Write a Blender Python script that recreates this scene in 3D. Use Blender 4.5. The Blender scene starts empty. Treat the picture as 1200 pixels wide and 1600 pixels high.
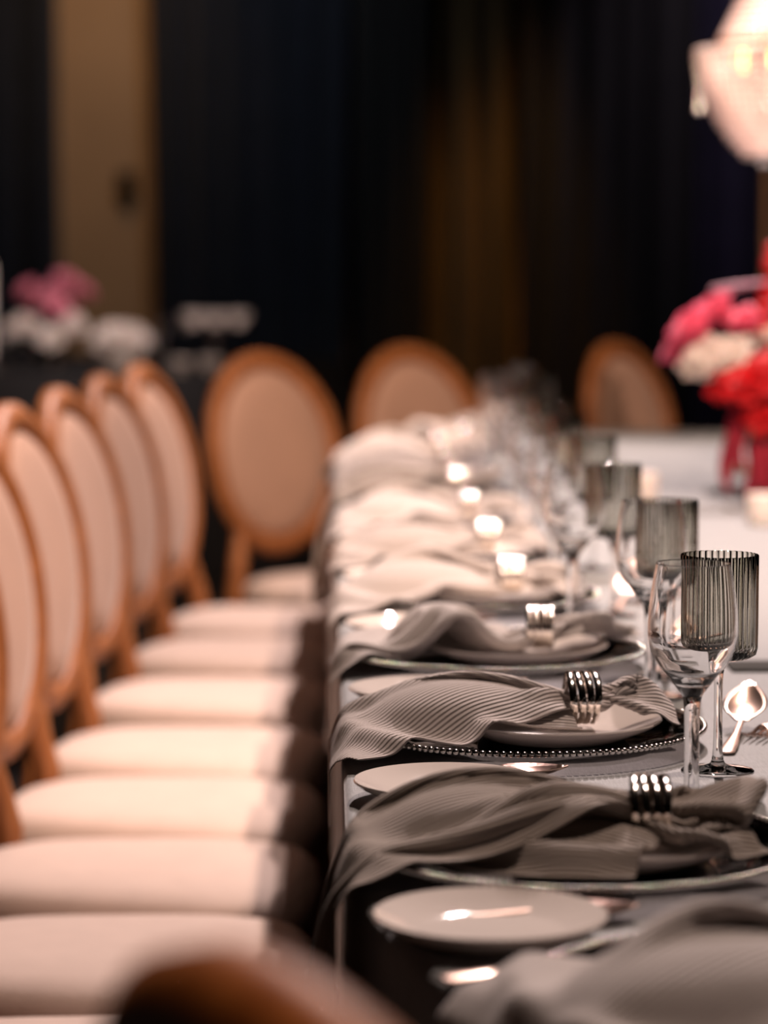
import bpy, bmesh, math, random
import numpy as np
from mathutils import Vector, Matrix
R = math.radians
random.seed(7)
sc = bpy.context.scene
col = sc.collection

# ------------------------------------------------------------------ camera, world, exposure, lights
cam_d = bpy.data.cameras.new('camera'); cam = bpy.data.objects.new('camera', cam_d); col.objects.link(cam)
cam.location = (0, 0, 1.205)
cam.rotation_euler = (R(90 - 5.14), 0, R(-1.16))
cam_d.sensor_fit = 'VERTICAL'; cam_d.sensor_height = 36; cam_d.sensor_width = 27; cam_d.lens = 100.1
cam_d.clip_start = .05
cam_d.dof.use_dof = True; cam_d.dof.focus_distance = 2.34; cam_d.dof.aperture_fstop = 3.7
sc.camera = cam

wd = bpy.data.worlds.new('room_ambience'); sc.world = wd; wd.use_nodes = True
wd.node_tree.nodes['Background'].inputs[0].default_value = (1, .8, .72, 1)
wd.node_tree.nodes['Background'].inputs[1].default_value = .035

sc.view_settings.view_transform = 'Standard'; sc.view_settings.look = 'None'
sc.view_settings.gamma = 1; sc.view_settings.use_curve_mapping = False
sc.view_settings.exposure = 0.0
sc.cycles.use_denoising = True
sc.cycles.max_bounces = 14; sc.cycles.transmission_bounces = 12; sc.cycles.transparent_max_bounces = 24
sc.cycles.sample_clamp_indirect = 6
sc.cycles.blur_glossy = .6

def spot(name, loc, target, watts, color, size=50, blend=.6, radius=.05):
    l = bpy.data.lights.new(name, 'SPOT'); l.energy = watts; l.color = color
    l.spot_size = R(size); l.spot_blend = blend; l.shadow_soft_size = radius
    o = bpy.data.objects.new(name, l); col.objects.link(o); o.location = loc
    o.rotation_euler = (Vector(target) - Vector(loc)).to_track_quat('-Z', 'Y').to_euler(); return o
WARM = (1, .785, .74)
spot('ceiling_or_fill_spot', (.85, 7.2, 4.3), (.1, 4.6, .7), 980, WARM, 62, .5, .05)
spot('ceiling_or_fill_spot', (.75, 6.0, 4.35), (-.1, 3.6, .6), 330, WARM, 46, .5, .03)
spot('ceiling_or_fill_spot', (.95, 3.4, 4.3), (-.05, 2.6, .6), 330, (1, .74, .62), 84, .6, .03)
spot('ceiling_or_fill_spot', (1.15, .6, 4.2), (-.05, 5.8, .7), 1250, (1, .69, .54), 44, .7, .05)  # added fill, lifts the fronts of the far chairs
spot('ceiling_or_fill_spot', (.35, 3.4, 4.3), (.15, 7.0, .75), 620, (1, .68, .50), 27, .7, .05)  # added warm fill for the far-end chairs alone
spot('ceiling_or_fill_spot', (.9, -.4, 4.3), (.0, .95, .95), 300, (1, .56, .28), 13, .7, .05)  # added narrow warm fill aimed at the nearest chair back
# amber and blue overhead washes on the drapes
spot('amber_wash', (.9, 12.9, 3.9), (.80, 13.8, .7), 210, (1, .47, .12), 27, .9, .1)
spot('drape_wash', (-.4, 11.8, 4.1), (-.5, 13.9, 1.8), 75, (.75, .82, 1), 70, .9, .1)
spot('drape_wash', (2.2, 12.2, 4.1), (1.75, 13.9, 1.9), 110, (.92, .76, 1), 40, .9, .1)
spot('panel_wash', (-1.05, 12.4, 4.2), (-1.07, 14.0, 2.3), 100, (1, .60, .28), 40, .9, .1)
spot('back_table_spot', (-.2, 8.6, 4.2), (-1.05, 11.1, .8), 420, (1, .84, .82), 26, .6, .06)

# ------------------------------------------------------------------ materials
def nodes_of(name):
    m = bpy.data.materials.new(name); m.use_nodes = True
    nt = m.node_tree; return m, nt, nt.nodes['Principled BSDF']
def mat(name, color, rough=.5, metal=0., bump=0., bscale=60., var=0., vscale=8., sheen=0., spec=.5, emit=None, sub=0.):
    m, nt, b = nodes_of(name); N = nt.nodes; L = nt.links
    b.inputs['Base Color'].default_value = (*color, 1); b.inputs['Roughness'].default_value = rough
    b.inputs['Metallic'].default_value = metal; b.inputs['Specular IOR Level'].default_value = spec
    if sheen: b.inputs['Sheen Weight'].default_value = sheen; b.inputs['Sheen Roughness'].default_value = .4
    if sub: b.inputs['Subsurface Weight'].default_value = sub; b.inputs['Subsurface Scale'].default_value = .01
    if emit: b.inputs['Emission Color'].default_value = (*emit[0], 1); b.inputs['Emission Strength'].default_value = emit[1]
    tc = N.new('ShaderNodeTexCoord')
    if var:
        t = N.new('ShaderNodeTexNoise'); t.inputs['Scale'].default_value = vscale; t.inputs['Detail'].default_value = 5
        L.new(tc.outputs['Object'], t.inputs['Vector'])
        r = N.new('ShaderNodeValToRGB'); L.new(t.outputs['Fac'], r.inputs['Fac'])
        r.color_ramp.elements[0].position = .3; r.color_ramp.elements[1].position = .7
        r.color_ramp.elements[0].color = (*[c * (1 - var) for c in color], 1)
        r.color_ramp.elements[1].color = (*[min(1, c * (1 + var)) for c in color], 1)
        L.new(r.outputs['Color'], b.inputs['Base Color'])
    if bump:
        t2 = N.new('ShaderNodeTexNoise'); t2.inputs['Scale'].default_value = bscale; t2.inputs['Detail'].default_value = 3
        L.new(tc.outputs['Object'], t2.inputs['Vector'])
        bp = N.new('ShaderNodeBump'); bp.inputs['Strength'].default_value = bump; bp.inputs['Distance'].default_value = .003
        L.new(t2.outputs['Fac'], bp.inputs['Height']); L.new(bp.outputs['Normal'], b.inputs['Normal'])
    return m
def wood(name, c0, c1):
    m, nt, b = nodes_of(name); N = nt.nodes; L = nt.links
    tc = N.new('ShaderNodeTexCoord'); mp = N.new('ShaderNodeMapping'); mp.inputs['Scale'].default_value = (6, 6, 1.2)
    t = N.new('ShaderNodeTexNoise'); t.inputs['Scale'].default_value = 9; t.inputs['Detail'].default_value = 8; t.inputs['Distortion'].default_value = .8
    r = N.new('ShaderNodeValToRGB'); r.color_ramp.elements[0].position = .35; r.color_ramp.elements[1].position = .68
    r.color_ramp.elements[0].color = (*c0, 1); r.color_ramp.elements[1].color = (*c1, 1)
    L.new(tc.outputs['Object'], mp.inputs['Vector']); L.new(mp.outputs['Vector'], t.inputs['Vector'])
    L.new(t.outputs['Fac'], r.inputs['Fac']); L.new(r.outputs['Color'], b.inputs['Base Color'])
    b.inputs['Roughness'].default_value = .5; b.inputs['Specular IOR Level'].default_value = .3; return m
def rib_cloth(name, color, period=.0046, strength=.9):
    """napkin cloth: fine ribs along one weave direction, read from the cloth's own UV (metres)"""
    m, nt, b = nodes_of(name); N = nt.nodes; L = nt.links
    b.inputs['Base Color'].default_value = (*color, 1); b.inputs['Roughness'].default_value = .85
    b.inputs['Sheen Weight'].default_value = .15
    uv = N.new('ShaderNodeUVMap'); uv.uv_map = 'weave'
    w = N.new('ShaderNodeTexWave'); w.wave_type = 'BANDS'; w.bands_direction = 'Y'; w.wave_profile = 'SIN'
    w.inputs['Scale'].default_value = math.pi * 2 / 20 / period; w.inputs['Distortion'].default_value = .25; w.inputs['Detail'].default_value = 1
    L.new(uv.outputs['UV'], w.inputs['Vector'])
    bp = N.new('ShaderNodeBump'); bp.inputs['Strength'].default_value = strength; bp.inputs['Distance'].default_value = .0022
    L.new(w.outputs['Fac'], bp.inputs['Height']); L.new(bp.outputs['Normal'], b.inputs['Normal'])
    return m
def woven(name, color):
    m, nt, b = nodes_of(name); N = nt.nodes; L = nt.links
    b.inputs['Roughness'].default_value = .72; b.inputs['Sheen Weight'].default_value = .25; b.inputs['Sheen Roughness'].default_value = .35
    tc = N.new('ShaderNodeTexCoord'); hs = []
    for sx, sy in ((1, .08), (.08, 1)):
        mp = N.new('ShaderNodeMapping'); mp.inputs['Scale'].default_value = (sx * 900, sy * 900, 60)
        t = N.new('ShaderNodeTexNoise'); t.inputs['Scale'].default_value = 1; t.inputs['Detail'].default_value = 2
        L.new(tc.outputs['Object'], mp.inputs['Vector']); L.new(mp.outputs['Vector'], t.inputs['Vector']); hs.append(t)
    ad = N.new('ShaderNodeMath'); ad.operation = 'ADD'
    L.new(hs[0].outputs['Fac'], ad.inputs[0]); L.new(hs[1].outputs['Fac'], ad.inputs[1])
    r = N.new('ShaderNodeValToRGB'); r.color_ramp.elements[0].position = .35; r.color_ramp.elements[1].position = .65
    hf = N.new('ShaderNodeMath'); hf.operation = 'MULTIPLY'; hf.inputs[1].default_value = .5
    L.new(ad.outputs[0], hf.inputs[0]); L.new(hf.outputs[0], r.inputs['Fac'])
    r.color_ramp.elements[0].color = (*[c * .82 for c in color], 1); r.color_ramp.elements[1].color = (*[c * 1.15 for c in color], 1)
    L.new(r.outputs['Color'], b.inputs['Base Color'])
    bp = N.new('ShaderNodeBump'); bp.inputs['Strength'].default_value = .35; bp.inputs['Distance'].default_value = .0006
    L.new(ad.outputs[0], bp.inputs['Height']); L.new(bp.outputs['Normal'], b.inputs['Normal']); return m
def real_glass(name, color=(1, 1, 1)):
    m, nt, b = nodes_of(name)
    b.inputs['Base Color'].default_value = (*color, 1); b.inputs['Transmission Weight'].default_value = 1
    b.inputs['Roughness'].default_value = 0.0; b.inputs['IOR'].default_value = 1.48; return m
def sheet_glass(name, tint=(1, 1, 1), gloss=1.45, rough=.02, wall=0.):
    """thin glass wall: see-through with a tint, mirror by Fresnel"""
    m = bpy.data.materials.new(name); m.use_nodes = True; nt = m.node_tree; N = nt.nodes; L = nt.links
    N.remove(N['Principled BSDF']); out = N['Material Output']
    tr = N.new('ShaderNodeBsdfTransparent'); tr.inputs[0].default_value = (*tint, 1)
    if wall:                                               # a coloured wall absorbs more where it is crossed at a slant
        lw = N.new('ShaderNodeLayerWeight'); lw.inputs[0].default_value = wall
        cr = N.new('ShaderNodeValToRGB'); cr.color_ramp.elements[0].color = (*tint, 1)
        cr.color_ramp.elements[1].color = (*[c ** 36 for c in tint], 1); cr.color_ramp.elements[1].position = .8
        L.new(lw.outputs['Facing'], cr.inputs['Fac']); L.new(cr.outputs['Color'], tr.inputs[0])
    gl = N.new('ShaderNodeBsdfGlossy'); gl.inputs['Roughness'].default_value = rough
    fr = N.new('ShaderNodeFresnel'); fr.inputs['IOR'].default_value = gloss
    mx = N.new('ShaderNodeMixShader'); L.new(fr.outputs[0], mx.inputs[0]); L.new(tr.outputs[0], mx.inputs[1]); L.new(gl.outputs[0], mx.inputs[2])
    L.new(mx.outputs[0], out.inputs['Surface']); return m

M = {}
M['wood'] = wood('chair_oak', (.20, .070, .022), (.33, .13, .045))
M['cream'] = mat('cream_upholstery', (.58, .465, .405), .85, bump=.25, bscale=260, var=.04, vscale=20, sheen=.2)
M['tan'] = mat('beige_back_fabric', (.37, .23, .165), .85, bump=.25, bscale=260, var=.05, vscale=12, sheen=.15)
M['cloth'] = woven('grey_linen', (.315, .335, .345))
M['napkin_shaded'] = rib_cloth('shaded_taupe', (.35, .30, .26))  # same napkin cloth, shade painted in as a darker, browner colour
M['napkin'] = rib_cloth('ribbed_taupe', (.56, .505, .475))
M['napkin2'] = rib_cloth('smooth_taupe', (.56, .515, .49), .0046, .5)
M['porcelain'] = mat('porcelain', (.84, .77, .72), .07, spec=.6, var=.01)
M['silver'] = mat('silver', (.82, .78, .74), .16, 1., var=.05, vscale=30)
M['polished'] = mat('polished_silver', (.88, .82, .76), .12, 1., var=.02)
M['rose_gold'] = mat('champagne_metal', (.66, .48, .40), .28, 1., var=.05, vscale=30)
M['dark_chrome'] = mat('old_silver', (.42, .38, .36), .2, 1., var=.1, vscale=60)
M['crystal'] = mat('crystal_bead', (.95, .93, .95), .2, 1., var=.02)
M['glass'] = real_glass('clear_glass')
M['charger_glass'] = sheet_glass('charger_glass', (.86, .84, .86), 1.5)
M['smoke'] = sheet_glass('smoked_glass', (.955, .955, .938), 1.5, wall=.45)
M['floor'] = mat('dark_carpet', (.018, .013, .012), .95, bump=.4, bscale=120, var=.3, vscale=5)
M['wallp'] = mat('beige_wall_paint', (.42, .26, .135), .8, bump=.1, bscale=40, var=.06, vscale=3)
M['dark_wall'] = mat('charcoal_paint', (.02, .019, .02), .9, bump=.1, bscale=40, var=.1)
M['navy'] = mat('navy_velvet', (.012, .014, .021), .95, bump=.2, bscale=200, var=.2, sheen=.05)
M['brown_drape'] = mat('bronze_velvet', (.085, .050, .012), .9, bump=.2, bscale=200, var=.25, vscale=3, sheen=.05)
M['black_drape'] = mat('black_velvet', (.010, .009, .007), .95, bump=.2, bscale=200, var=.2)
M['violet_drape'] = mat('violet_velvet', (.020, .016, .036), .95, bump=.2, bscale=200, var=.2)
M['black'] = mat('black_cloth', (.012, .011, .012), .8, var=.2)
M['bar'] = mat('dark_olive_bar', (.012, .012, .007), .9, var=.1)
M['white_petal'] = mat('white_petal', (.85, .74, .68), .6, var=.06, vscale=25, sub=.1)
M['pink_petal'] = mat('pink_petal', (.80, .10, .20), .6, var=.15, vscale=25)
M['pale_pink'] = mat('dusty_pink_petal', (.72, .22, .30), .6, var=.12, vscale=20)
M['red_petal'] = mat('red_petal', (.62, .006, .012), .5, var=.2, vscale=25)
M['crimson'] = mat('crimson_tassel', (.34, .008, .03), .7, var=.3, vscale=60, bump=.5, bscale=200)
M['purple_petal'] = mat('purple_petal', (.13, .02, .22), .6, var=.2, vscale=30)
M['stem'] = mat('flower_stem', (.10, .12, .04), .6, var=.2)
M['gold_leaf'] = mat('golden_leaf', (.55, .27, .05), .5, var=.2, vscale=30)
M['twig'] = mat('mauve_twig', (.40, .17, .26), .6, var=.2, vscale=30)
M['brass'] = mat('dark_brass', (.22, .13, .07), .35, .8, var=.1)
M['candle'] = mat('white_wax', (.88, .80, .74), .5, var=.02, sub=.2)
M['bulb'] = mat('warm_bulb', (1, .6, .2), .5, emit=((1, .50, .16), 7), var=.01)
M['strand'] = mat('crystal_strand', (.88, .76, .74), .25, spec=1., var=.05, vscale=80)
M['fixture'] = mat('black_plastic', (.02, .016, .012), .5, var=.1)

# ------------------------------------------------------------------ mesh helpers
def smooth(prof, k=5):
    """Catmull-Rom through a lathe profile"""
    P = [prof[0]] + list(prof) + [prof[-1]]; out = []
    for i in range(1, len(P) - 2):
        a, b, c, d = [np.array(P[i + j]) for j in (-1, 0, 1, 2)]
        for j in range(k):
            t = j / k; out.append(tuple(.5 * (2 * b + (c - a) * t + (2 * a - 5 * b + 4 * c - d) * t * t + (3 * b - a - 3 * c + d) * t ** 3)))
    return [(max(0, x), z) for x, z in out] + [prof[-1]]
class MB:
    def __init__(s): s.v = []; s.f = []
    def add(s, v, f):
        b = len(s.v); s.v += [tuple(map(float, p)) for p in v]; s.f += [tuple(b + i for i in q) for q in f]; return s
    def box(s, c, d, bev=0, rot=None):
        bm = bmesh.new(); bmesh.ops.create_cube(bm, size=1)
        bmesh.ops.scale(bm, vec=d, verts=bm.verts)
        if bev: bmesh.ops.bevel(bm, geom=bm.edges[:], offset=bev, segments=2, affect='EDGES', profile=.5)
        if rot is not None: bmesh.ops.transform(bm, matrix=rot, verts=bm.verts)
        bmesh.ops.translate(bm, vec=c, verts=bm.verts); bm.verts.index_update()
        s.add([v.co for v in bm.verts], [[v.index for v in f.verts] for f in bm.faces]); bm.free(); return s
    def ball(s, c, r, seg=10, rings=7):
        if not hasattr(r, '__len__'): r = (r, r, r)
        v = [(c[0], c[1], c[2] + r[2])]
        for i in range(1, rings):
            t = math.pi * i / rings
            v += [(c[0] + r[0] * math.sin(t) * math.cos(2 * math.pi * j / seg), c[1] + r[1] * math.sin(t) * math.sin(2 * math.pi * j / seg), c[2] + r[2] * math.cos(t)) for j in range(seg)]
        v.append((c[0], c[1], c[2] - r[2])); f = []
        for j in range(seg): f.append((0, 1 + j, 1 + (j + 1) % seg))
        for i in range(rings - 2):
            for j in range(seg):
                a = 1 + i * seg + j; b = 1 + i * seg + (j + 1) % seg; f.append((a, a + seg, b + seg, b))
        o = 1 + (rings - 2) * seg
        for j in range(seg): f.append((o + j, len(v) - 1, o + (j + 1) % seg))
        return s.add(v, f)
    def lathe(s, prof, seg=48, c=(0, 0, 0), flute=None):
        """prof: (r, z) list, closed loops at r=0 allowed; flute(r, z, angle)->r"""
        rings = []; v = []; f = []
        for r, z in prof:
            if r < 1e-6: rings.append([len(v)]); v.append((c[0], c[1], c[2] + z)); continue
            ring = []
            for j in range(seg):
                a = 2 * math.pi * j / seg; q = flute(r, z, a) if flute else r
                ring.append(len(v)); v.append((c[0] + q * math.cos(a), c[1] + q * math.sin(a), c[2] + z))
            rings.append(ring)
        for A, B in zip(rings[:-1], rings[1:]):
            if len(A) == 1 and len(B) == 1: continue
            for j in range(seg):
                k = (j + 1) % seg
                if len(A) == 1: f.append((A[0], B[k], B[j]))
                elif len(B) == 1: f.append((A[j], A[k], B[0]))
                else: f.append((A[j], A[k], B[k], B[j]))
        return s.add(v, f)
    def loft(s, rings, closed=True, caps=True, loop=False):
        n = len(rings[0]); v = [p for r in rings for p in r]; f = []
        m = len(rings)
        for i in range(m if loop else m - 1):
            for j in range(n if closed else n - 1):
                k = (j + 1) % n; i2 = (i + 1) % m
                f.append((i * n + j, i * n + k, i2 * n + k, i2 * n + j))
        if caps and not loop and closed:
            f.append(tuple(range(n))[::-1]); f.append(tuple((m - 1) * n + j for j in range(n)))
        return s.add(v, f)
    def tube(s, pts, rad, seg=8, loop=False):
        pts = [Vector(p) for p in pts]; n = len(pts); rings = []
        rad = rad if hasattr(rad, '__len__') else [rad] * n
        up = Vector((0, 0, 1)); last = None
        for i, p in enumerate(pts):
            a = pts[(i - 1) % n] if (loop or i > 0) else p; b = pts[(i + 1) % n] if (loop or i < n - 1) else p
            t = (b - a).normalized()
            if last is None:
                x = t.cross(up) if abs(t.dot(up)) < .9 else t.cross(Vector((1, 0, 0)))
            else: x = last - t * last.dot(t)
            x.normalize(); y = t.cross(x); last = x
            rings.append([p + (x * math.cos(2 * math.pi * j / seg) + y * math.sin(2 * math.pi * j / seg)) * rad[i] for j in range(seg)])
        return s.loft(rings, loop=loop)
    def grid(s, P, nu, nv):
        return s.add(P, [(i * nv + j, (i + 1) * nv + j, (i + 1) * nv + j + 1, i * nv + j + 1) for i in range(nu - 1) for j in range(nv - 1)])
    def mesh(s, name, m, smooth=True, angle=40):
        me = bpy.data.meshes.new(name); me.from_pydata(s.v, [], s.f); me.materials.append(m)
        bm = bmesh.new(); bm.from_mesh(me); bmesh.ops.recalc_face_normals(bm, faces=bm.faces)
        if bm.calc_volume(signed=True) < 0: bmesh.ops.reverse_faces(bm, faces=bm.faces)
        bm.to_mesh(me); bm.free()
        if smooth:
            me.shade_smooth()
            if angle: me.set_sharp_from_angle(angle=R(angle))
        return me
    def build(s, name, m, parent=None, smooth=True, angle=40, loc=None, label=None):
        return link(name, s.mesh(name, m, smooth, angle), parent, loc, label)
def link(name, me, parent=None, loc=None, label=None):
    o = bpy.data.objects.new(name, me); col.objects.link(o)
    if parent is not None: o.parent = parent
    if loc is not None: o.location = loc
    if label: o['label'] = label
    return o
def tag(o, label, cat, group=None, kind=None):
    o['label'] = label; o['category'] = cat
    if group: o['group'] = group
    if kind: o['kind'] = kind
    return o
def thing(name, label, cat, loc=(0, 0, 0), rz=0, group=None):
    o = bpy.data.objects.new(name, None); col.objects.link(o); o.empty_display_size = .05
    o.location = loc; o.rotation_euler = (0, 0, rz); return tag(o, label, cat, group)
def struct(o): o['kind'] = 'structure'; return o
def dup(root, loc, rz=0, label=None, rot=None, scale=None):
    c = root.copy(); col.objects.link(c); c.location = loc
    c.rotation_euler = rot if rot else (0, 0, rz)
    if scale: c.scale = scale
    if label: c['label'] = label
    for ch in root.children:
        d = ch.copy(); col.objects.link(d); d.parent = c
        for g in ch.children:
            e = g.copy(); col.objects.link(e); e.parent = d
    return c

# ------------------------------------------------------------------ room shell
X0, X1, Y0, Y1, ZC = -6, 7, -3, 14.25, 4.7
struct(MB().box(((X0 + X1) / 2, (Y0 + Y1) / 2, -.05), (X1 - X0 + .4, Y1 - Y0 + .4, .1)).build('floor', M['floor'], smooth=False))
struct(MB().box(((X0 + X1) / 2, (Y0 + Y1) / 2, ZC + .05), (X1 - X0 + .4, Y1 - Y0 + .4, .1)).build('ceiling', M['dark_wall'], smooth=False))
struct(MB().box(((X0 + X1) / 2, Y1 + .05, ZC / 2), (X1 - X0 + .4, .1, ZC)).build('wall_back', M['wallp'], smooth=False))
struct(MB().box(((X0 + X1) / 2, Y0 - .05, ZC / 2), (X1 - X0 + .4, .1, ZC)).build('wall_front', M['dark_wall'], smooth=False))
struct(MB().box((X0 - .05, (Y0 + Y1) / 2, ZC / 2), (.1, Y1 - Y0, ZC)).build('wall_left', M['dark_wall'], smooth=False))
struct(MB().box((X1 + .05, (Y0 + Y1) / 2, ZC / 2), (.1, Y1 - Y0, ZC)).build('wall_right', M['dark_wall'], smooth=False))
struct(MB().box(((X0 + X1) / 2, Y1 - .01, .06), (X1 - X0, .02, .12), .004).build('baseboard_back', M['dark_wall']))

def drape(x0t, x1t, x0b, x1b, y, m, label, folds, amp, seed):
    rng = random.Random(seed); n = folds * 10; rows = 16; P = []
    ph = [rng.uniform(0, 6.28) for _ in range(4)]
    for i in range(rows):
        k = i / (rows - 1); z = .01 + (ZC - .25) * (1 - k)
        for j in range(n + 1):
            u = j / n; x = (x0t + (x1t - x0t) * u) * (1 - k) + (x0b + (x1b - x0b) * u) * k
            w = math.sin(u * folds * 6.283 + ph[0] + .5 * math.sin(k * 2 + ph[1])) + .35 * math.sin(u * folds * 11 + ph[2] + k)
            P.append((x + .015 * math.sin(k * 3 + u * 20 + ph[3]), y + amp * w * (.75 + .35 * k), z))
    mb = MB().grid(P, rows, n + 1); o = mb.build('drape', m, angle=0)
    so = o.modifiers.new('thick', 'SOLIDIFY'); so.thickness = .006
    return tag(o, label, 'curtain')
drape(-2.9, -1.30, -2.9, -1.28, 13.9, M['navy'], 'dark navy drape hanging on the far left of the bare beige wall strip', 7, .06, 1)
drape(-.91, .12, -.82, .10, 13.9, M['navy'], 'dark navy drape just beside the bare beige wall strip', 6, .06, 2)
drape(.16, .54, .16, .46, 13.72, M['black_drape'], 'narrow olive-black drape between the navy and the bronze drapes', 3, .05, 3)
drape(.50, .95, .44, .93, 13.92, M['brown_drape'], 'bronze brown drape catching amber light behind the far end chairs', 3, .07, 4)
drape(.96, 1.76, .90, 1.78, 13.74, M['black_drape'], 'wide black drape between the bronze and the violet drapes', 5, .05, 5)
drape(1.77, 2.9, 1.78, 2.9, 13.9, M['violet_drape'], 'dark violet drape hanging behind the crystal lamp', 6, .06, 6)
rod = MB().tube([(-3.2, 13.9, ZC - .2), (3.2, 13.9, ZC - .2)], .02, 10)
for k in range(9): rod.tube([(-3 + k * .75, 13.9, ZC - .2), (-3 + k * .75, 13.9, ZC)], .01, 6)
tag(rod.build('curtain_rod', M['fixture']), 'long dark curtain rod carrying all the drapes under the ceiling', 'rod')
fx = thing('wall_sconce', 'small dark round wall fixture on the bare beige wall strip', 'wall fixture', (-.985, Y1, 1.51))
MB().lathe([(0, 0), (.045, 0), (.05, -.015), (.03, -.02), (0, -.02)][::-1], 24).build('mounting_plate', M['fixture'], fx).rotation_euler = (R(90), 0, 0)
MB().tube([(0, -.015, 0), (0, -.06, -.01), (0, -.075, .03)], [.012, .012, .01], 10).build('arm', M['fixture'], fx)
MB().lathe([(0, 0), (.03, .005), (.045, .05), (.05, .09), (.046, .09), (.04, .05), (0, .012)], 20, (0, -.075, .02)).build('shade', M['fixture'], fx)

# ------------------------------------------------------------------ table: long oval, straight long side at x = EX
EX, TZ, CX, HW = .015, .775, .715, .70
def edge_pt(t, off=0.):
    """outline of the table top, offset outwards by off; t in 0..4: left side, far end, right side, near end"""
    def quarter(cx, cy, a, b, th): # normal offset of an ellipse
        p = Vector((cx + b * math.cos(th), cy + a * math.sin(th), 0)); n = Vector((a * math.cos(th), b * math.sin(th), 0)).normalized()
        return p + n * off
    if t < 1: return Vector((EX - off, 2.05 + (5.6 - 2.05) * t, 0))
    if t < 2: return quarter(CX, 5.6, 1.42, HW, math.pi * (1 - (t - 1)))
    if t < 3: return Vector((CX + HW + off, 5.6 - (5.6 - 2.05) * (t - 2), 0))
    return quarter(CX, 2.05, 1.0, HW, -math.pi * (t - 3))
def outline(off, n=(60, 70, 30, 60)):
    out = []
    for q in range(4): out += [(q + i / n[q], edge_pt(q + i / n[q], off)) for i in range(n[q])]
    return out
tb = thing('banquet_table', 'long oval banquet table hidden under the grey tablecloth', 'table', (CX, 3.8, 0))
inner = [(p.x - CX, p.y - 3.8) for t, p in outline(-.012)]
mb = MB(); mb.loft([[(x, y, TZ - .03) for x, y in inner], [(x, y, TZ - .0045) for x, y in inner]]); mb.build('tabletop', M['wood'], tb)
for lx, ly in ((-.4, -1.7), (.4, -1.7), (-.4, 1.7), (.4, 1.7)):
    MB().lathe([(0, 0), (.04, 0), (.04, .02), (.025, .05), (.03, .5), (.05, TZ - .06), (.05, TZ - .03), (0, TZ - .03)], 16, (lx, ly, 0)).build('leg', M['wood'], tb)
mb = MB(); rings = []
o0 = outline(0)
ncl = len(o0)
for off, z, fold in ((0 - .006, TZ, 0), (-.002, TZ - .0012, 0), (.001, TZ - .006, 0), (.002, TZ - .02, 0), (.002, TZ - .08, .15), (.003, TZ - .16, .3), (.004, TZ - .23, .5), (.005, TZ - .30, .7)):
    ring = []
    for i, (t, p) in enumerate(o0):
        s_ = i * .21
        w = fold * .010 * (math.sin(s_ * 2.6) + .6 * math.sin(s_ * 4.1 + 1.3))
        q = edge_pt(t, off + w); ring.append((q.x, q.y, z))
    rings.append(ring)
mb.loft(rings, caps=False)
top = rings[0]; prev = list(range(ncl))
cpt = (CX, 3.8)
for k in (.93, .8, .6, .35):
    b = len(mb.v); mb.v += [(cpt[0] + (x - cpt[0]) * k, cpt[1] + (y - cpt[1]) * k, TZ) for x, y, z in top]
    mb.f += [(prev[j], prev[(j + 1) % ncl], b + (j + 1) % ncl, b + j) for j in range(ncl)]; prev = list(range(b, b + ncl))
mb.f.append(tuple(prev))
cl = mb.build('tablecloth', M['cloth'], angle=0)
tag(cl, 'grey linen tablecloth draped over the long banquet table', 'tablecloth')

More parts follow.
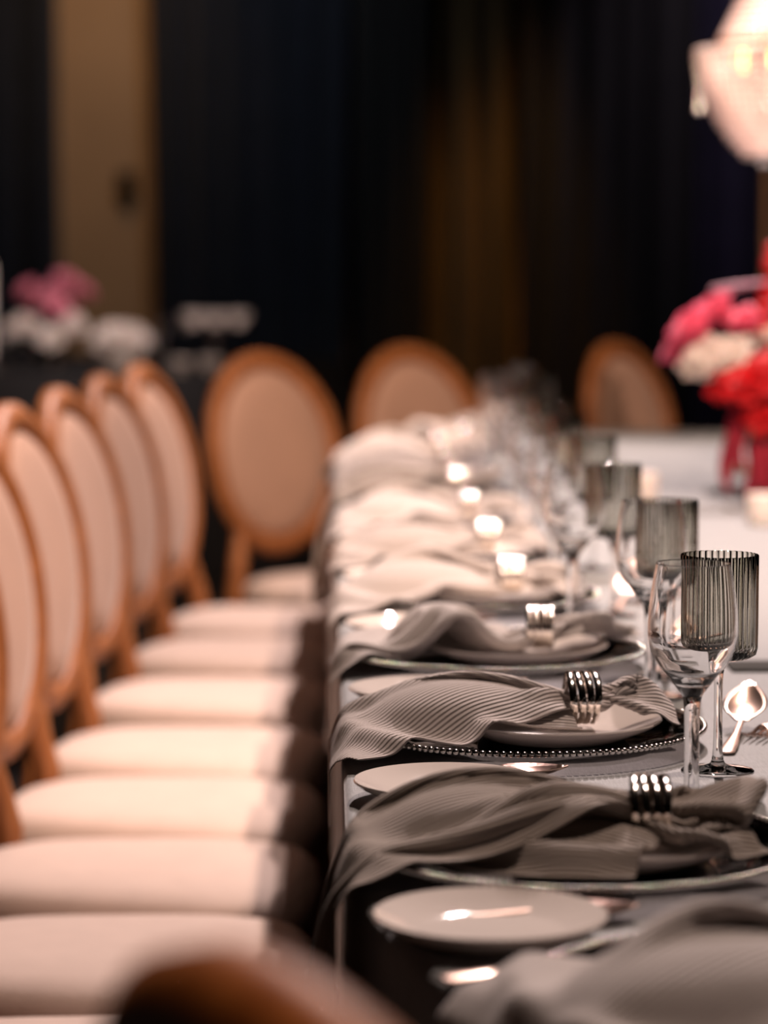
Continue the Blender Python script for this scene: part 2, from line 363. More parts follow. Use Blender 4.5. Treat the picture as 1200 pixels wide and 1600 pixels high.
# ------------------------------------------------------------------ chairs (face +x, origin on the floor under the seat)
def make_chair():
    root = thing('dining_chair', '', 'chair', group='oval back chairs around the long table')
    # seat cushion
    def outl(ins, n=44):
        pts = []
        for i in range(n):
            a = 2 * math.pi * i / n; c, s_ = math.cos(a), math.sin(a)
            e = .5
            x = math.copysign(abs(c) ** e, c); y = math.copysign(abs(s_) ** e, s_)
            px = .215 * x + (.018 * (1 - y * y) if x > 0 else 0)
            pts.append((px * (1 - ins / .215), y * (.186 + .031 * x) * (1 - ins / .2)))
        return pts
    mb = MB(); rings = []
    for ins, z in ((.012, .375), (0, .385), (-.003, .405), (0, .425), (.014, .440), (.05, .450), (.11, .4555), (.17, .4575)):
        rings.append([(x, y, z) for x, y in outl(ins)])
    mb.loft(rings); mb.build('seat', M['cream'], root, angle=0)
    mb = MB(); rings = []
    for ins, z in ((.02, .325), (.008, .33), (.006, .372), (.012, .378)): rings.append([(x, y, z) for x, y in outl(ins)])
    mb.loft(rings); mb.build('seat_rail', M['wood'], root)
    for sx, sy in ((.18, .17), (.18, -.17)):
        MB().lathe([(0, 0), (.012, 0), (.013, .01), (.012, .03), (.022, .24), (.024, .262), (.018, .27), (.024, .278), (.026, .335), (0, .335)], 16, (sx, sy, 0)).build('leg', M['wood'], root)
    RC = R(8.5)
    bx, bz = -.205, .452                                    # where the recline hinges
    def bk(u, v, w):                                       # u across, v up the back, w forward of it -> local; back is slightly hollow
        w = w + .55 * u * u
        return (bx - v * math.sin(RC) + w * math.cos(RC), u, bz + v * math.cos(RC) + w * math.sin(RC))
    for sy in (-1, 1):
        pts = [(-.255, sy * .155, 0), (-.235, sy * .15, .2), (-.205, sy * .15, .36)] + [bk(sy * (.150 - .01 * k), .04 * k, 0) for k in range(4)]
        MB().tube(pts, [.014, .018, .022, .021, .02, .018, .015], 10).build('leg', M['wood'], root)
    A, B, VC = .19, .222, .285
    mb = MB(); rings = []
    prof = [(-.024, -.010), (-.02, .014), (-.006, .022), (.010, .019), (.022, .008), (.024, -.010), (.012, -.020), (-.012, -.020)]
    for i in range(64):
        t = 2 * math.pi * i / 64; c, s_ = math.cos(t), math.sin(t)
        rings.append([bk((A + p) * c, VC + (B + p) * s_, q) for p, q in prof])
    mb.loft(rings, loop=True); mb.build('back_frame', M['wood'], root, angle=60)
    def pad(sgn, mm, nm):
        mb = MB(); rings = []
        for k, w in ((1.0, .0), (.985, .010), (.93, .019), (.75, .027), (.5, .031), (.25, .033)):
            a, b = (A - .02) * k, (B - .02) * k
            rings.append([bk(a * math.cos(2 * math.pi * i / 48), VC + b * math.sin(2 * math.pi * i / 48), sgn * w) for i in range(48)])
        v0 = bk(0, VC, sgn * .0335); mb.loft(rings, caps=False); b0 = len(mb.v); mb.v.append(v0)
        mb.f += [((len(rings) - 1) * 48 + j, (len(rings) - 1) * 48 + (j + 1) % 48, b0) for j in range(48)]
        mb.build(nm, mm, root, angle=0)
    pad(1, M['tan'], 'backrest'); pad(-1, M['tan'], 'rear_panel')
    return root
chair0 = make_chair()
CH = [(-.25, 2.65, -7, 'cream seat chair nearest the camera in the row, only its seat corner showing'),
      (-.25, 3.09, -7, 'chair whose big cream seat fills the lower left corner'),
      (-.25, 3.525, -8, 'cream seat chair one place beyond the lower left corner seat'),
      (-.245, 3.965, -9, 'chair with half its oval back cut by the left frame edge'),
      (-.222, 4.41, -10, 'chair with its whole narrow oval back just inside the left frame edge'),
      (-.197, 4.95, -11, 'chair with the darker oval back, middle of the side-on row'),
      (-.165, 5.49, -12, 'second side-on chair before the chair turned to the camera'),
      (-.125, 6.0, -13, 'side-on chair right beside the chair turned to the camera'),
      (.03, 6.66, -47, 'chair at the table corner with its whole oval back turned to the camera'),
      (.38, 7.17, -52, 'chair behind the far end napkins, broad oval back against black drape'),
      (1.0, 7.52, -38, 'dim chair at the far end seen through the row of glasses'),
      (.222, 1.058, 30, 'blurred wooden chair back closest to the camera at the bottom edge')]
for i, (x, y, rz, lab) in enumerate(CH):
    o = chair0 if i == 0 else dup(chair0, (0, 0, 0))
    o.location = (x, y, 0); o.rotation_euler = (0, 0, R(rz)); o['label'] = lab

# ------------------------------------------------------------------ cloth solver for the napkins
def drape_napkin(seed, lx=.42, ly=.26, rot=20., ringx=.21, ring_u=.10, skew=0., wob=.006, steps=200, step=.0095, bend=.3, puffs=(), gather=True):
    """position based cloth: a napkin pulled through a ring settles on plate, charger and over the table edge.
    local frame: x across the table (edge at x=0), y along it, z above the cloth; charger centre (.16,0)"""
    rng = np.random.RandomState(seed)
    nu, nv = int(lx / step) + 1, int(ly / step) + 1
    U, V = np.meshgrid(np.linspace(-lx / 2, lx / 2, nu), np.linspace(-ly / 2, ly / 2, nv), indexing='ij')
    a = R(rot); X = U * math.cos(a) - V * math.sin(a); Y = U * math.sin(a) + V * math.cos(a)
    rest = np.stack([U, V], -1).reshape(-1, 2); xr = X.max() - ring_u; lift = .034
    P = np.stack([X - xr + ringx, Y + skew, np.full_like(X, lift + .02)], -1).reshape(-1, 3)
    ph = rng.rand(6) * 6.28
    P[:, 2] += wob * (np.sin(P[:, 1] * 60 + ph[0]) + np.sin(P[:, 1] * 37 + P[:, 0] * 21 + ph[1]) + np.sin(P[:, 1] * 95 - P[:, 0] * 30 + ph[2]))
    band = (np.abs(P[:, 0] - ringx) < .0155) & gather
    idx = np.arange(nu * nv).reshape(nu, nv); groups = []
    def add(A, B, k):
        A = A.ravel(); B = B.ravel()
        if len(A): groups.append((A, B, np.linalg.norm(rest[A] - rest[B], axis=1)[:, None], k))
    for o in (0, 1):
        A, B = idx[o:-1:2], idx[o + 1::2]; add(A, B, 1.); A, B = idx[:, o:-1:2], idx[:, o + 1::2]; add(A, B, 1.)
        A, B = idx[o:-1:2], idx[o + 1::2]; add(A[:, :-1], B[:, 1:], .5); add(A[:, 1:], B[:, :-1], .5)
    for o in range(4):
        A, B = idx[o:-2:4], idx[o + 2::4]; m = min(len(A), len(B)); add(A[:m], B[:m], bend)
        A, B = idx[:, o:-2:4], idx[:, o + 2::4]; m = min(A.shape[1], B.shape[1]); add(A[:, :m], B[:, :m], bend)
    puffs = [(np.cos(R(p[5])), np.sin(R(p[5]))) + tuple(p) for p in puffs]
    prev = P.copy()
    for it in range(steps):
        v = (P - prev) * .96; prev = P.copy(); P = P + v; P[:, 2] -= .0016
        f = min(1., it / (steps * .5)); f = f * f * (3 - 2 * f)
        rw = .16 * (1 - f) + .027 * f; rh = .06 * (1 - f) + .0185 * f; zc = lift + .006
        for k in range(8):
            for A, B, Ln, st in groups:
                d = P[B] - P[A]; l = np.sqrt((d * d).sum(1))[:, None] + 1e-9
                c = d * ((l - Ln) / l * .5 * st); P[A] += c; P[B] -= c
            q = P[band]; e = np.sqrt((q[:, 1] / rw) ** 2 + ((q[:, 2] - zc) / rh) ** 2); o = e > 1
            q[o, 1] /= e[o]; q[o, 2] = zc + (q[o, 2] - zc) / e[o]; q[:, 0] += (ringx - q[:, 0]) * .06; P[band] = q
            x, y, z = P.T
            rc = np.hypot(x - .16, y); rp = np.hypot(x - .185, y); h = np.zeros(len(P))
            h = np.where(rc < .166, np.maximum(.008, .008 + (rc - .105) / .05 * .013), h)
            h = np.where(rp < .100, np.maximum(.015, .015 + (rp - .055) / .04 * .014), h) + .0045
            for ca, sa, cx, cy, rx, ry, hh, _ in puffs:        # the folded layers inside the bundle hold the top layer up
                ex = ((x - cx) * ca + (y - cy) * sa) / rx; ey = (-(x - cx) * sa + (y - cy) * ca) / ry
                h = np.maximum(h, .012 + hh * f * np.sqrt(np.maximum(0, 1 - ex * ex - ey * ey)))
            on = (z < h) & (x > -.003); deep = on & (z < -.010) & (x < .03)
            P[:, 2] = np.where(on & ~deep, h, P[:, 2]); P[:, 0] = np.where(deep, -.013, P[:, 0])
            sd = (P[:, 0] > -.013) & (P[:, 2] < -.001) & (P[:, 0] < .05); P[sd, 0] = -.013
            if k == 7:
                w = np.where((on & ~deep) | sd, .6, 0)[:, None]; prev += (P - prev) * w
    return P, rest, nu, nv
def napkin_mesh(m, flap=None, **kw):
    P, rest, nu, nv = drape_napkin(**kw)
    mb = MB().grid([tuple(p) for p in P], nu, nv)
    if flap:                                               # a lower fold of the same napkin spreading towards the plate rim
        P, re2, nu, nv = drape_napkin(seed=kw['seed'] + 1, gather=False, wob=.002, steps=110, bend=.2, **flap)
        mb.grid([tuple(p) for p in P], nu, nv); rest = np.concatenate([rest, re2 + .003])
    me = bpy.data.meshes.new('napkin')
    me.from_pydata(mb.v, [], mb.f); me.materials.append(m); me.shade_smooth()
    uv = me.uv_layers.new(name='weave')
    li = np.empty(len(me.loops), int); me.loops.foreach_get('vertex_index', li)
    uv.data.foreach_set('uv', rest[li].astype(np.float32).ravel()); return me
def napkin_obj(me, parent_m, label):
    o = link('napkin', me); o.matrix_world = parent_m
    so = o.modifiers.new('cloth_thickness', 'SOLIDIFY'); so.thickness = .0018; so.offset = 0
    ss = o.modifiers.new('smooth_cloth', 'SUBSURF'); ss.levels = 1; ss.render_levels = 1
    return tag(o, label, 'napkin', 'taupe napkins along the table')
NK = [napkin_mesh(M['napkin_shaded'], seed=3, lx=.47, ly=.34, rot=12, ring_u=.15, flap=dict(lx=.165, ly=.125, rot=-22, ringx=.145, ring_u=.085, skew=-.045, puffs=[(.15, -.03, .09, .045, .026, -10)]), skew=-.02, wob=.008, bend=.12, puffs=[(.10, .03, .09, .06, .042, 20), (.14, -.03, .09, .03, .045, -25), (.17, -.055, .05, .03, .034, 10), (.30, .01, .085, .045, .050, 0)]),
      napkin_mesh(M['napkin'], seed=11, lx=.37, ly=.23, rot=26, ring_u=.115, flap=dict(lx=.15, ly=.10, rot=8, ringx=.13, ring_u=.078, skew=-.035, puffs=[(.15, -.02, .09, .045, .024, 0)]), skew=.012, wob=.003, bend=.15, puffs=[(.11, .0, .095, .068, .044, 0), (.165, -.02, .05, .045, .034, 0), (.255, 0, .05, .032, .036, 0)]),
      napkin_mesh(M['napkin2'], seed=21, lx=.38, ly=.30, rot=-14, ring_u=.12, wob=.010, puffs=[(.10, .04, .06, .03, .050, 40), (.11, -.03, .05, .018, .056, -50), (.26, 0, .05, .035, .034, 0)]),
      napkin_mesh(M['napkin2'], seed=31, lx=.39, ly=.27, rot=8, ring_u=.12, wob=.005, puffs=[(.10, .0, .10, .07, .046, 10), (.26, 0, .05, .034, .036, 0)])]

# ------------------------------------------------------------------ tableware prototypes (built at z = 0, copied into place)
def make_charger():
    r = thing('charger_plate', '', 'charger plate', group='glass charger plates')
    MB().lathe([(0, .0035), (.10, .0035), (.112, .006), (.152, .0165), (.157, .0175), (.157, .0150), (.113, .003), (.10, 0), (0, 0)], 96).build('plate_body', M['charger_glass'], r)
    mb = MB()
    for k in range(170):
        a = 2 * math.pi * k / 170; mb.ball((.1585 * math.cos(a), .1585 * math.sin(a), .0172), .0026, 6, 5)
    b = mb.build('beaded_rim', M['silver'], r, label='silver beaded rim'); return r
def make_dinner():
    r = thing('side_plate', '', 'plate', group='white plates on glass chargers')
    MB().lathe([(0, .006), (.058, .006), (.064, .0075), (.09, .0165), (.0955, .019), (.0962, .0178), (.092, .0145), (.066, .003), (.056, 0), (.052, 0), (.050, .002), (0, .002)], 72).build('plate_body', M['porcelain'], r)
    return r
def make_bread():
    r = thing('bread_plate', '', 'plate', group='white bread plates between the settings')
    MB().lathe([(0, .005), (.045, .005), (.05, .006), (.068, .0145), (.0735, .017), (.0742, .0155), (.07, .012), (.052, .0025), (.044, 0), (.040, 0), (.038, .002), (0, .002)], 72).build('plate_body', M['porcelain'], r)
    return r
def cutlery_loft(stations, nseg=9):
    """stations: (x, z, half width, thickness, dish)"""
    rings = []
    for x, z, hw, th, dish in stations:
        up = []; lo = []
        for k in range(nseg):
            t = -1 + 2 * k / (nseg - 1); d = -dish * (1 - t * t)
            up.append((x, hw * t, z + d + th / 2 * math.sqrt(max(0, 1 - t * t * .9)))); lo.append((x, hw * t, z + d - th / 2 * math.sqrt(max(0, 1 - t * t * .9))))
        rings.append(up + lo[::-1])
    return rings
def make_spoon(name, m, turn=0.):
    r = thing(name, '', 'spoon')
    st = [(0, .002, .004, .002, 0), (.004, .002, .007, .003, 0), (.03, .0025, .0065, .003, 0), (.07, .004, .0035, .003, 0), (.11, .0075, .0025, .003, 0)]
    MB().loft(cutlery_loft(st)).build('handle', m, r)
    st = [(.11, .0075, .0025, .003, 0)]
    for k in range(11):
        t = k / 10; x = .112 + .06 * t; hw = .0195 * math.sin(math.pi * (.06 + .90 * t) ** .85) + .001
        st.append((x, .0075 + .0025 * t * t + (.002 * (1 - t) if t else 0) + turn * .06 * t, hw, .0018, .0065 * math.sin(math.pi * t)))
    MB().loft(cutlery_loft(st)).build('bowl', m, r, angle=0); return r
def make_fork(name, m):
    r = thing(name, '', 'fork')
    st = [(0, .002, .004, .002, 0), (.004, .002, .007, .003, 0), (.03, .0025, .0065, .003, 0), (.07, .004, .0035, .003, 0), (.105, .0075, .003, .003, 0), (.122, .007, .0105, .002, .001), (.130, .005, .012, .002, .001)]
    MB().loft(cutlery_loft(st)).build('handle', m, r)
    for k in range(4):
        y = -.0095 + k * .00633
        MB().tube([(.128, y, .005), (.145, y, .0028), (.16, y * .98, .0035), (.175, y * .95, .0075)], [.0019, .0017, .0015, .0007], 8).build('tine', m, r)
    return r
def make_ring():
    r = thing('napkin_ring', '', 'napkin ring', group='silver napkin rings')
    for k in range(4):                                     # four polished, slightly domed bands
        x = -.0105 + k * .007; rings = []
        for i in range(48):
            t = 2 * math.pi * i / 48; w = .0011 * math.sin(2 * t + k)
            rings.append([(x + w + px, (.0345 + q) * math.cos(t), (.0232 + q) * math.sin(t)) for px, q in ((-.0031, -.0004), (-.0024, .0002), (-.0012, .00043), (0, .0005), (.0012, .00043), (.0024, .0002), (.0031, -.0004), (0, -.0008))])
        MB().loft(rings, loop=True).build('band', M['polished'], r, angle=50)
    return r
def make_wine():
    r = thing('wine_glass', '', 'glass', group='clear wine glasses')
    outer = [(.033, 0), (.0335, .0008), (.030, .002), (.012, .005), (.0068, .010), (.0060, .025), (.0058, .055), (.0062, .078), (.0078, .0895), (.0118, .0955), (.0205, .107), (.0280, .1165), (.0322, .126), (.0345, .1365), (.0347, .145), (.0340, .157), (.0320, .174), (.0290, .1915), (.0287, .1930)]
    inn = [(.0285, .1936), (.0281, .1936), (.0279, .1930), (.0282, .1915), (.0312, .174), (.0332, .157), (.0339, .145), (.0337, .1367), (.0313, .1268), (.0270, .1178), (.0194, .1085), (.0110, .1025), (.005, .1003), (0, .1)]
    MB().lathe([(0, 0)] + smooth(outer, 4) + smooth(inn, 4), 64).build('glass_body', M['glass'], r, angle=0); return r
def make_goblet():
    r = thing('ribbed_goblet', '', 'goblet', group='smoked ribbed goblets on clear stems')
    def fl(rr, z, a): return rr + (.0016 * abs(math.sin(a * 17)) if rr > .028 and z > .098 else 0)
    MB().lathe([(0, .0945), (.020, .0945), (.026, .096), (.0295, .099), (.0308, .104), (.0310, .12), (.0310, .14), (.0310, .16), (.0310, .1815), (.0304, .1824), (.0292, .1820), (.0290, .14), (.0288, .107), (.026, .1025), (0, .1015)], 340, flute=fl).build('bowl', M['smoke'], r, angle=70, label='smoked grey ribbed bowl')
    st = [(.030, 0), (.0305, .0008), (.027, .002), (.010, .005), (.0050, .010), (.0038, .03), (.0036, .06), (.0042, .082), (.0075, .0905), (.011, .0943)]
    MB().lathe([(0, 0)] + smooth(st, 4) + [(0, .0943)], 44).build('stem', M['glass'], r, label='clear glass stem and foot'); return r
def make_votive():
    r = thing('votive_candle', '', 'candle', group='candles in the middle of the table')
    MB().lathe([(0, 0), (.024, 0), (.025, .002), (.025, .045), (.023, .048), (.004, .046), (0, .0455)], 28).build('wax', M['candle'], r)
    MB().tube([(0, 0, .045), (.001, 0, .052), (.002, 0, .056)], .0009, 6).build('wick', M['black'], r)
    return r
PROTO = {}
def place(kind, maker, loc, rz, label, rot=None):
    if kind not in PROTO:
        o = maker(); PROTO[kind] = o; o.location = loc; o.rotation_euler = rot if rot else (0, 0, rz); o['label'] = label
        return o
    return dup(PROTO[kind], loc, rz, label, rot)

ORD = ['nearest', 'second', 'third', 'fourth', 'fifth', 'sixth', 'seventh', 'eighth', 'ninth', 'tenth', 'eleventh', 'twelfth', 'thirteenth']
# settings along the edge: (along, across shift, turn)
SET = [(1.50, .105, 23), (1.985, .003, 0), (2.49, 0, 0), (2.975, 0, 0), (3.47, 0, 0), (3.96, 0, 0), (4.45, 0, 0), (4.94, 0, 0), (5.43, .004, -2), (5.92, .010, -6.5), (6.38, .10, -18), (6.74, .25, -32)]
NKI = [3, 0, 1, 2, 3, 1, 3, 0, 1, 3, 2, 1]
for i, (y, dx, tz) in enumerate(SET):
    m4 = Matrix.Translation((EX + dx, y, TZ)) @ Matrix.Rotation(R(tz), 4, 'Z')
    def W(x, yy, z=0.): return m4 @ Vector((x, yy, z))
    o = ORD[i]
    zz = .0005
    place('charger', make_charger, W(.16, 0, zz), R(tz + 7 * i), o + ' glass charger plate with a beaded silver rim, counted from the camera')
    place('dinner', make_dinner, W(.185, 0, zz + .0045), R(tz), 'white plate under the %s napkin from the camera' % o)
    if 0 < i < 10:
        bx, by = (.080, -.263)
        if i == 1: place('bread', make_bread, (.103, 1.765, TZ + zz), 0, 'white bread plate at the very front, overhanging the curved table edge')
        elif i < 9: place('bread', make_bread, W(bx, by, zz), 0, 'white bread plate left showing between the %s and %s napkins' % (ORD[i - 1], o))
        place('spoon', lambda: make_spoon('spoon', M['rose_gold']), W(.012, -.176, zz), R(tz + 2), 'champagne coloured spoon lying before the %s charger, handle to the edge' % o)
    place('fork', lambda: make_fork('fork', M['rose_gold']), W(.014, .165, zz), R(tz), 'champagne coloured fork lying behind the %s charger' % o)
    nk = napkin_obj(NK[NKI[i]], m4, 'taupe napkin, %s from the camera along the table' % o)
    rg = place('ring', make_ring, W(.21, 0, .0412), R(tz + random.uniform(-6, 6)), 'banded silver ring around the %s napkin from the camera' % o)
    sp_ = [(.385, .02)]
    if 1 <= i <= 4:
        place('dspoon', lambda: make_spoon('dessert_spoon', M['rose_gold'], .36), W(.33, -.065, zz), 0, 'dessert spoon laid lengthwise beyond the %s charger' % o, rot=(0, R(-2.5), R(tz + 75)))
        place('dfork', lambda: make_fork('dessert_fork', M['rose_gold']), W(.44, .155, zz), 0, 'dessert fork laid lengthwise beyond the %s charger, tines to the camera' % o, rot=(0, 0, R(tz - 116.6)))
# glasses: measured stands on the cloth
WG = [(.283, 2.18), (.316, 2.75), (.280, 3.22), (.300, 3.72), (.305, 4.20), (.315, 4.70), (.315, 5.2), (.34, 5.72), (.42, 6.12)]
for i, (x, y) in enumerate(WG):
    place('wine', make_wine, (x, y, TZ + .0005), 0, 'clear wine glass standing %s from the camera in the row' % ORD[i])
GB = [(.327, 2.35), (.346, 2.88), (.343, 3.38), (.364, 3.88), (.37, 4.40), (.385, 4.90), (.39, 5.42), (.44, 5.92)]
for i, (x, y) in enumerate(GB):
    place('goblet', make_goblet, (x, y, TZ + .0005), 0, 'smoked ribbed goblet standing %s from the camera in the row' % ORD[i])
for i, (x, y, lab) in enumerate([(.56, 5.0, 'short white candle standing between the tumblers and the flowers'), (.70, 4.55, 'short white candle in front of the red flowers'), (.52, 5.95, 'short white candle far behind the tumblers')]):
    place('votive', make_votive, (x, y, TZ + .0005), 0, lab)
o = MB().box((0, 0, .0012), (.16, .07, .0024), .0006).build('dark_bar', M['bar']); o.location = (.50, 2.95, TZ + .0006)  # thin flat dark bar on the cloth
tag(o, 'flat dark olive card lying on the cloth behind the nearest spoon', 'bar')

# ------------------------------------------------------------------ flowers
def petal(mb, base, out, up, w, l, curl):
    """a cupped petal patch rising from base along up, leaning to out"""
    side = out.cross(up).normalized(); P = []
    for i in range(5):
        k = i / 4
        for j in range(5):
            t = -1 + j / 2; ww = w * math.sin(math.pi * (.15 + .72 * k) ) ** .8
            P.append(base + up * (l * (k - .25 * curl * k * k)) + out * (l * curl * k * k * .8 - w * .35 * t * t * (.4 + k)) + side * (ww * t))
    mb.grid([tuple(p) for p in P], 5, 5)
def rose(name, m, c, r, parent, axis=None, seed=0, rings_=((3, .25), (5, .5), (6, .8), (7, 1.1))):
    rng = random.Random(seed); mb = MB(); ax = Vector(axis if axis else (0, 0, 1)).normalized()
    q = Vector((0, 0, 1)).rotation_difference(ax).to_matrix()
    for n, k in rings_:
        off = rng.uniform(0, 6.28)
        for j in range(n):
            a = off + 2 * math.pi * j / n; out = q @ Vector((math.cos(a), math.sin(a), 0))
            petal(mb, Vector(c) + out * (r * .12 * k), out, ax, r * (.35 + .35 * k), r * (1.15 - .1 * k), .25 + .75 * k)
    o = mb.build(name, m, parent, angle=0); so = o.modifiers.new('thick', 'SOLIDIFY'); so.thickness = .0012; return o
fa = thing('flower_arrangement', 'tall red, pink and white flower arrangement in the middle of the table', 'flowers', (.80, 5.0, TZ + .001))
MB().lathe([(0, 0), (.05, 0), (.055, .004), (.03, .02), (.022, .06), (.05, .10), (.075, .13), (.072, .131), (.045, .102), (0, .09)], 32).build('vase', M['brass'], fa)
FL = [('rose', 'pink_petal', (-.145, -.02, 0.288), 0.047), ('rose', 'pink_petal', (-.105, .0, 0.318), 0.043), ('rose', 'pink_petal', (-.165, .03, 0.253), 0.039), ('rose', 'pink_petal', (-.06, -.02, 0.298), 0.039),
      ('rose', 'white_petal', (-.125, -.05, 0.230), 0.052), ('rose', 'white_petal', (-.085, -.06, 0.240), 0.043), ('rose', 'white_petal', (-.02, .0, 0.265), 0.052), ('rose', 'white_petal', (.06, -.02, 0.253), 0.052),
      ('rose', 'red_petal', (-.06, -.09, 0.190), 0.060), ('rose', 'red_petal', (-.015, -.09, 0.210), 0.052), ('rose', 'red_petal', (-.09, -.06, 0.185), 0.043), ('rose', 'red_petal', (.07, -.08, 0.205), 0.052),
      ('rose', 'purple_petal', (-.005, -.08, 0.155), 0.034), ('rose', 'purple_petal', (.0, -.11, 0.075), 0.030), ('rose', 'red_petal', (-.04, -.11, 0.135), 0.043), ('rose', 'pink_petal', (.04, .05, 0.303), 0.052),
      ('rose', 'red_petal', (.12, -.03, 0.235), 0.052), ('rose', 'white_petal', (.14, .02, 0.215), 0.047), ('rose', 'pink_petal', (.15, -.06, 0.165), 0.047), ('rose', 'red_petal', (.0, .12, 0.215), 0.060)]
for i, (n, m, c, r) in enumerate(FL):
    ax = Vector((c[0], c[1] - .05, .14)); rose(n, M[m], c, r, fa, ax, i)
    MB().tube([(0, 0, .10), (c[0] * .4, c[1] * .4, .17), Vector(c)], .0028, 6).build('stem', M['stem'], fa)
for k, (x, y, z0, ln) in enumerate([(-.10, -.08, .17, .15), (-.085, -.10, .16, .10), (-.045, -.12, .14, .14), (-.02, -.13, .12, .11), (.04, -.12, .12, .12), (-.065, -.11, .12, .11), (.10, -.1, .14, .12)]):
    pts = [(x * .5, y * .5, z0 - .01), (x * .85, y * .85, z0 + .01)] + [(x + .008 * math.sin(j + k), y, max(.016, z0 - ln * j / 6)) for j in range(1, 7)]
    MB().tube(pts, [.004, .006, .010, .014, .015, .013, .010, .004], 10).build('tassel', M['crimson'], fa)
for k, (x, z) in enumerate([(-.02, .44), (.03, .42), (-.03, .36)]):
    mb = MB()
    for j in range(9): mb.ball((x + .008 * math.sin(j * 2.1), -.02 + .008 * math.cos(j * 1.7), z - .012 * j), .013, 8, 6)
    mb.build('flower_spike', M['red_petal'], fa)
MB().tube([(0, -.02, .2), (-.02, -.03, .385), (-.09, -.04, .375), (-.13, -.04, .37)], [.004, .007, .007, .004], 8).build('twig', M['twig'], fa)
for k, c in enumerate([(.01, -.05, .39), (.05, -.05, .37), (-.005, -.12, .20), (-.015, -.13, .115)]):
    mb = MB(); petal(mb, Vector(c), Vector((.8, -.6, 0)), Vector((.5, -.2, -.6)).normalized(), .016, .07, .3)
    o = mb.build('leaf', M['gold_leaf'], fa, angle=0); o.modifiers.new('thick', 'SOLIDIFY').thickness = .001

# ------------------------------------------------------------------ crystal lamp on a slender pole
LX, LY = .865, 5.62
lp = thing('crystal_lamp', 'lit crystal basket lamp on a slender pole behind the flowers', 'lamp', (LX, LY, TZ + .0005))
LB = 1.405 - TZ
MB().lathe([(0, 0), (.075, 0), (.075, .008), (.03, .018), (.012, .035), (.009, .05), (.009, LB), (0, LB)], 24).build('pole', M['brass'], lp)
ring_z = LB + .195
for k in range(44):
    a = 2 * math.pi * k / 44; mb = MB()
    for j in range(14):                                     # basket strands: ring down to the bottom boss
        t = j / 13; rr = .122 * math.cos(t * 1.42) ** .75 + .012; z = ring_z - .195 * t
        mb.ball((rr * math.cos(a), rr * math.sin(a), z), .0085, 6, 5)
    mb.build('strand', M['strand'], lp)
for k in range(36):
    a = 2 * math.pi * k / 36; mb = MB()
    for j in range(16):                                     # crown strands flaring up
        t = j / 15; rr = .092 - .070 * math.sin(t * 1.5); z = ring_z + .02 + .20 * t
        mb.ball((rr * math.cos(a), rr * math.sin(a), z), .0075, 6, 5)
    mb.build('crown_strand', M['strand'], lp)
MB().tube([(.130 * math.cos(2 * math.pi * k / 40), .130 * math.sin(2 * math.pi * k / 40), ring_z) for k in range(40)], .006, 8, loop=True).build('ring', M['brass'], lp)
MB().tube([(.096 * math.cos(2 * math.pi * k / 40), .096 * math.sin(2 * math.pi * k / 40), ring_z + .02) for k in range(40)], .006, 8, loop=True).build('ring', M['brass'], lp)
MB().ball((0, 0, LB - .004), .022, 16, 10).build('finial', M['crystal'], lp)
for k in range(5):
    a = 2 * math.pi * k / 5 + 3.5
    MB().ball((.06 * math.cos(a), .06 * math.sin(a), ring_z - .012), (.011, .011, .018), 10, 8).build('bulb', M['bulb'], lp)
for k in range(5):
    a = 2 * math.pi * k / 5 + 3.3; mb = MB()
    for j in range(5): mb.ball((.138 * math.cos(a), .138 * math.sin(a), ring_z - .02 - .022 * j), .004 if j < 4 else .008, 6, 5)
    mb.build('drop', M['crystal'], lp)
for z_, w_ in ((ring_z - .06, .35), (ring_z + .08, 2.2)):
    l = bpy.data.lights.new('lamp_glow', 'POINT'); l.energy = w_; l.color = (1, .72, .58); l.shadow_soft_size = .03
    lo = bpy.data.objects.new('lamp_glow', l); col.objects.link(lo); lo.location = (LX, LY, TZ + z_)

# ------------------------------------------------------------------ dark table far behind on the left
BT = (-.95, 11.6)
bt = thing('side_table', 'dark clothed round table in the back before the drapes', 'table', (BT[0], BT[1], 0))
mb = MB(); rings = []
for r_, z, w in ((.0, .77, 0), (.55, .77, 0), (1.04, .77, 0), (1.055, .762, 0), (1.06, .72, .2), (1.09, .4, .7), (1.12, .01, 1)):
    rings.append([((r_ + .02 * w * math.sin(a * 14)) * math.cos(a), (r_ + .02 * w * math.sin(a * 14)) * math.sin(a), z) for a in [2 * math.pi * k / 96 for k in range(96)]])
mb.loft(rings, caps=False); mb.build('cloth_cover', M['black'], bt, angle=50)
BZ = .7705
def bouquet(name, label, loc, heads, vase_r=.05, vase_h=.09):
    r = thing(name, label, 'flowers', loc)
    MB().lathe([(0, 0), (vase_r, 0), (vase_r, vase_h), (vase_r - .006, vase_h), (vase_r - .006, .01), (0, .01)], 24).build('vase', M['dark_chrome'], r)
    for i, (m, c, rr) in enumerate(heads):
        rose('rose', M[m], c, rr, r, (c[0] * 2, c[1] * 2 - .1, .2), i + 40)
        MB().tube([(0, 0, .02), Vector(c)], .003, 5).build('stem', M['stem'], r)
    return r
rr = random.Random(5)
heads = [('pale_pink', (rr.uniform(-.09, .11), rr.uniform(-.08, .05), .24 + rr.uniform(-.04, .05)), .05) for _ in range(9)] + [('pale_pink', (.04, -.02, .32), .05), ('pale_pink', (.0, 0, .28), .05)]
heads += [('white_petal', (-.14 + .036 * k, -.10 + .02 * (k % 2), .13 + .03 * math.sin(k * 1.3)), .048) for k in range(7)]
bouquet('flower_bouquet', 'pink roses over white blooms on the dark back table', (-1.045, 10.98, BZ), heads)
bw = thing('lantern_bowl', 'bright white bowl full of white blooms on the dark back table', 'bowl', (-.775, 10.82, BZ))
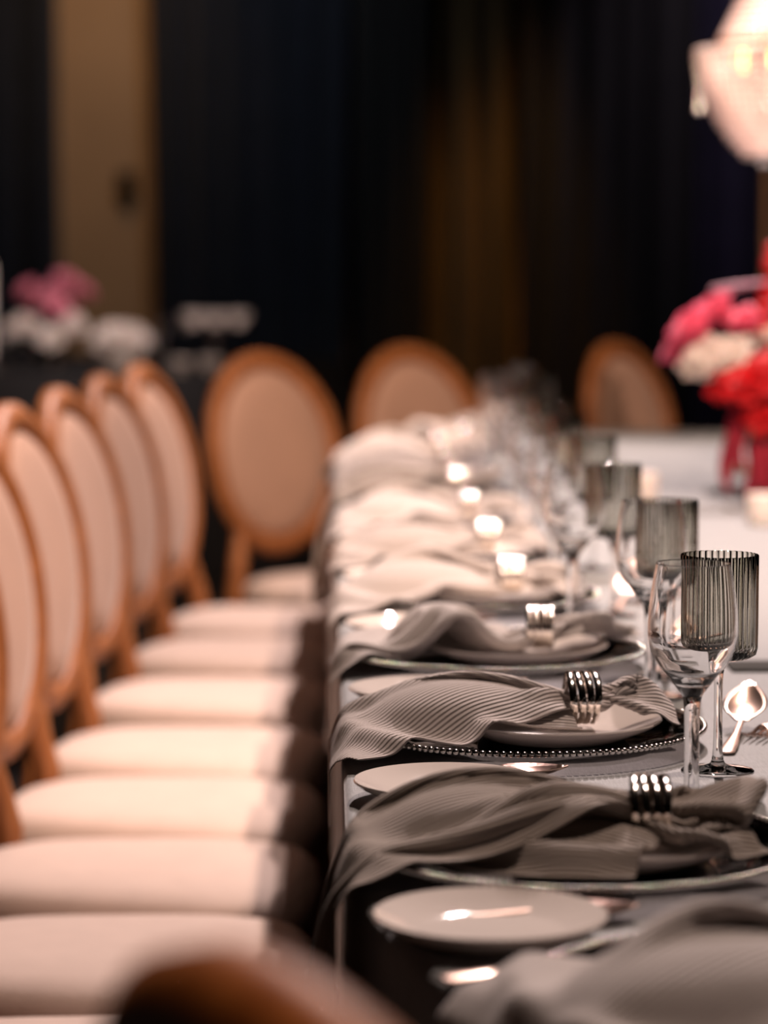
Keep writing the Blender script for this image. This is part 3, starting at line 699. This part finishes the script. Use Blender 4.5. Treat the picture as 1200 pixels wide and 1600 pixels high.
MB().lathe([(0, 0), (.06, 0), (.065, .01), (.095, .07), (.105, .11), (.10, .112), (.088, .072), (.055, .015), (0, .012)], 32).build('bowl_body', M['porcelain'], bw)
for k in range(7): rose('bloom', M['white_petal'], (.055 * math.cos(k * .9), .055 * math.sin(k * .9) , .10 + .02 * (k % 2)), .055, bw, (math.cos(k), math.sin(k) - .5, 1), 70 + k)
def make_cup():
    r = thing('stacked_bowl', '', 'bowl', group='small white bowls on the back table')
    MB().lathe([(0, 0), (.022, 0), (.024, .006), (.042, .03), (.05, .05), (.047, .05), (.038, .03), (0, .008)], 28).build('bowl_body', M['porcelain'], r); return r
for k, (x, y, z, lab) in enumerate([(-.505, 10.88, .17, 'small white bowl, leftmost on the raised stand'), (-.42, 10.82, .17, 'small white bowl, middle one on the raised stand'), (-.335, 10.88, .17, 'small white bowl, rightmost on the raised stand'),
                                   (-.545, 10.66, .0, 'small white bowl on the dark cloth beside the bright bowl of blooms'), (-.44, 10.73, .0, 'small white bowl on the dark cloth before the raised stand')]):
    place('cup', make_cup, (x, y, BZ + z), 0, lab)
cs = thing('raised_stand', 'low dark cake stand carrying small white bowls on the back table', 'stand', (-.42, 10.87, BZ))
MB().lathe([(0, 0), (.07, 0), (.072, .008), (.02, .02), (.014, .14), (.03, .155), (.145, .16), (.145, .1695), (0, .1695)], 36).build('stand_body', M['dark_chrome'], cs)
for k, (x, lab) in enumerate([(-.632, 'stemmed glass right of the bright bowl on the back table'), (-1.19, 'stemmed glass before the white blooms on the back table'), (-1.10, 'second stemmed glass before the white blooms on the back table')]):
    place('wine', make_wine, (x, 10.72 + .02 * (k % 2), BZ), 0, lab)
cd = thing('taper_candle', 'tall pale taper candle at the very left on the back table', 'candle', (-1.262, 10.75, BZ))
MB().lathe([(0, 0), (.04, 0), (.04, .006), (.012, .02), (.012, .05), (.018, .06), (0, .06)], 20).build('holder', M['silver'], cd)
MB().lathe([(0, .055), (.011, .055), (.0105, .40), (.004, .408), (0, .408)], 16).build('wax', M['candle'], cd)
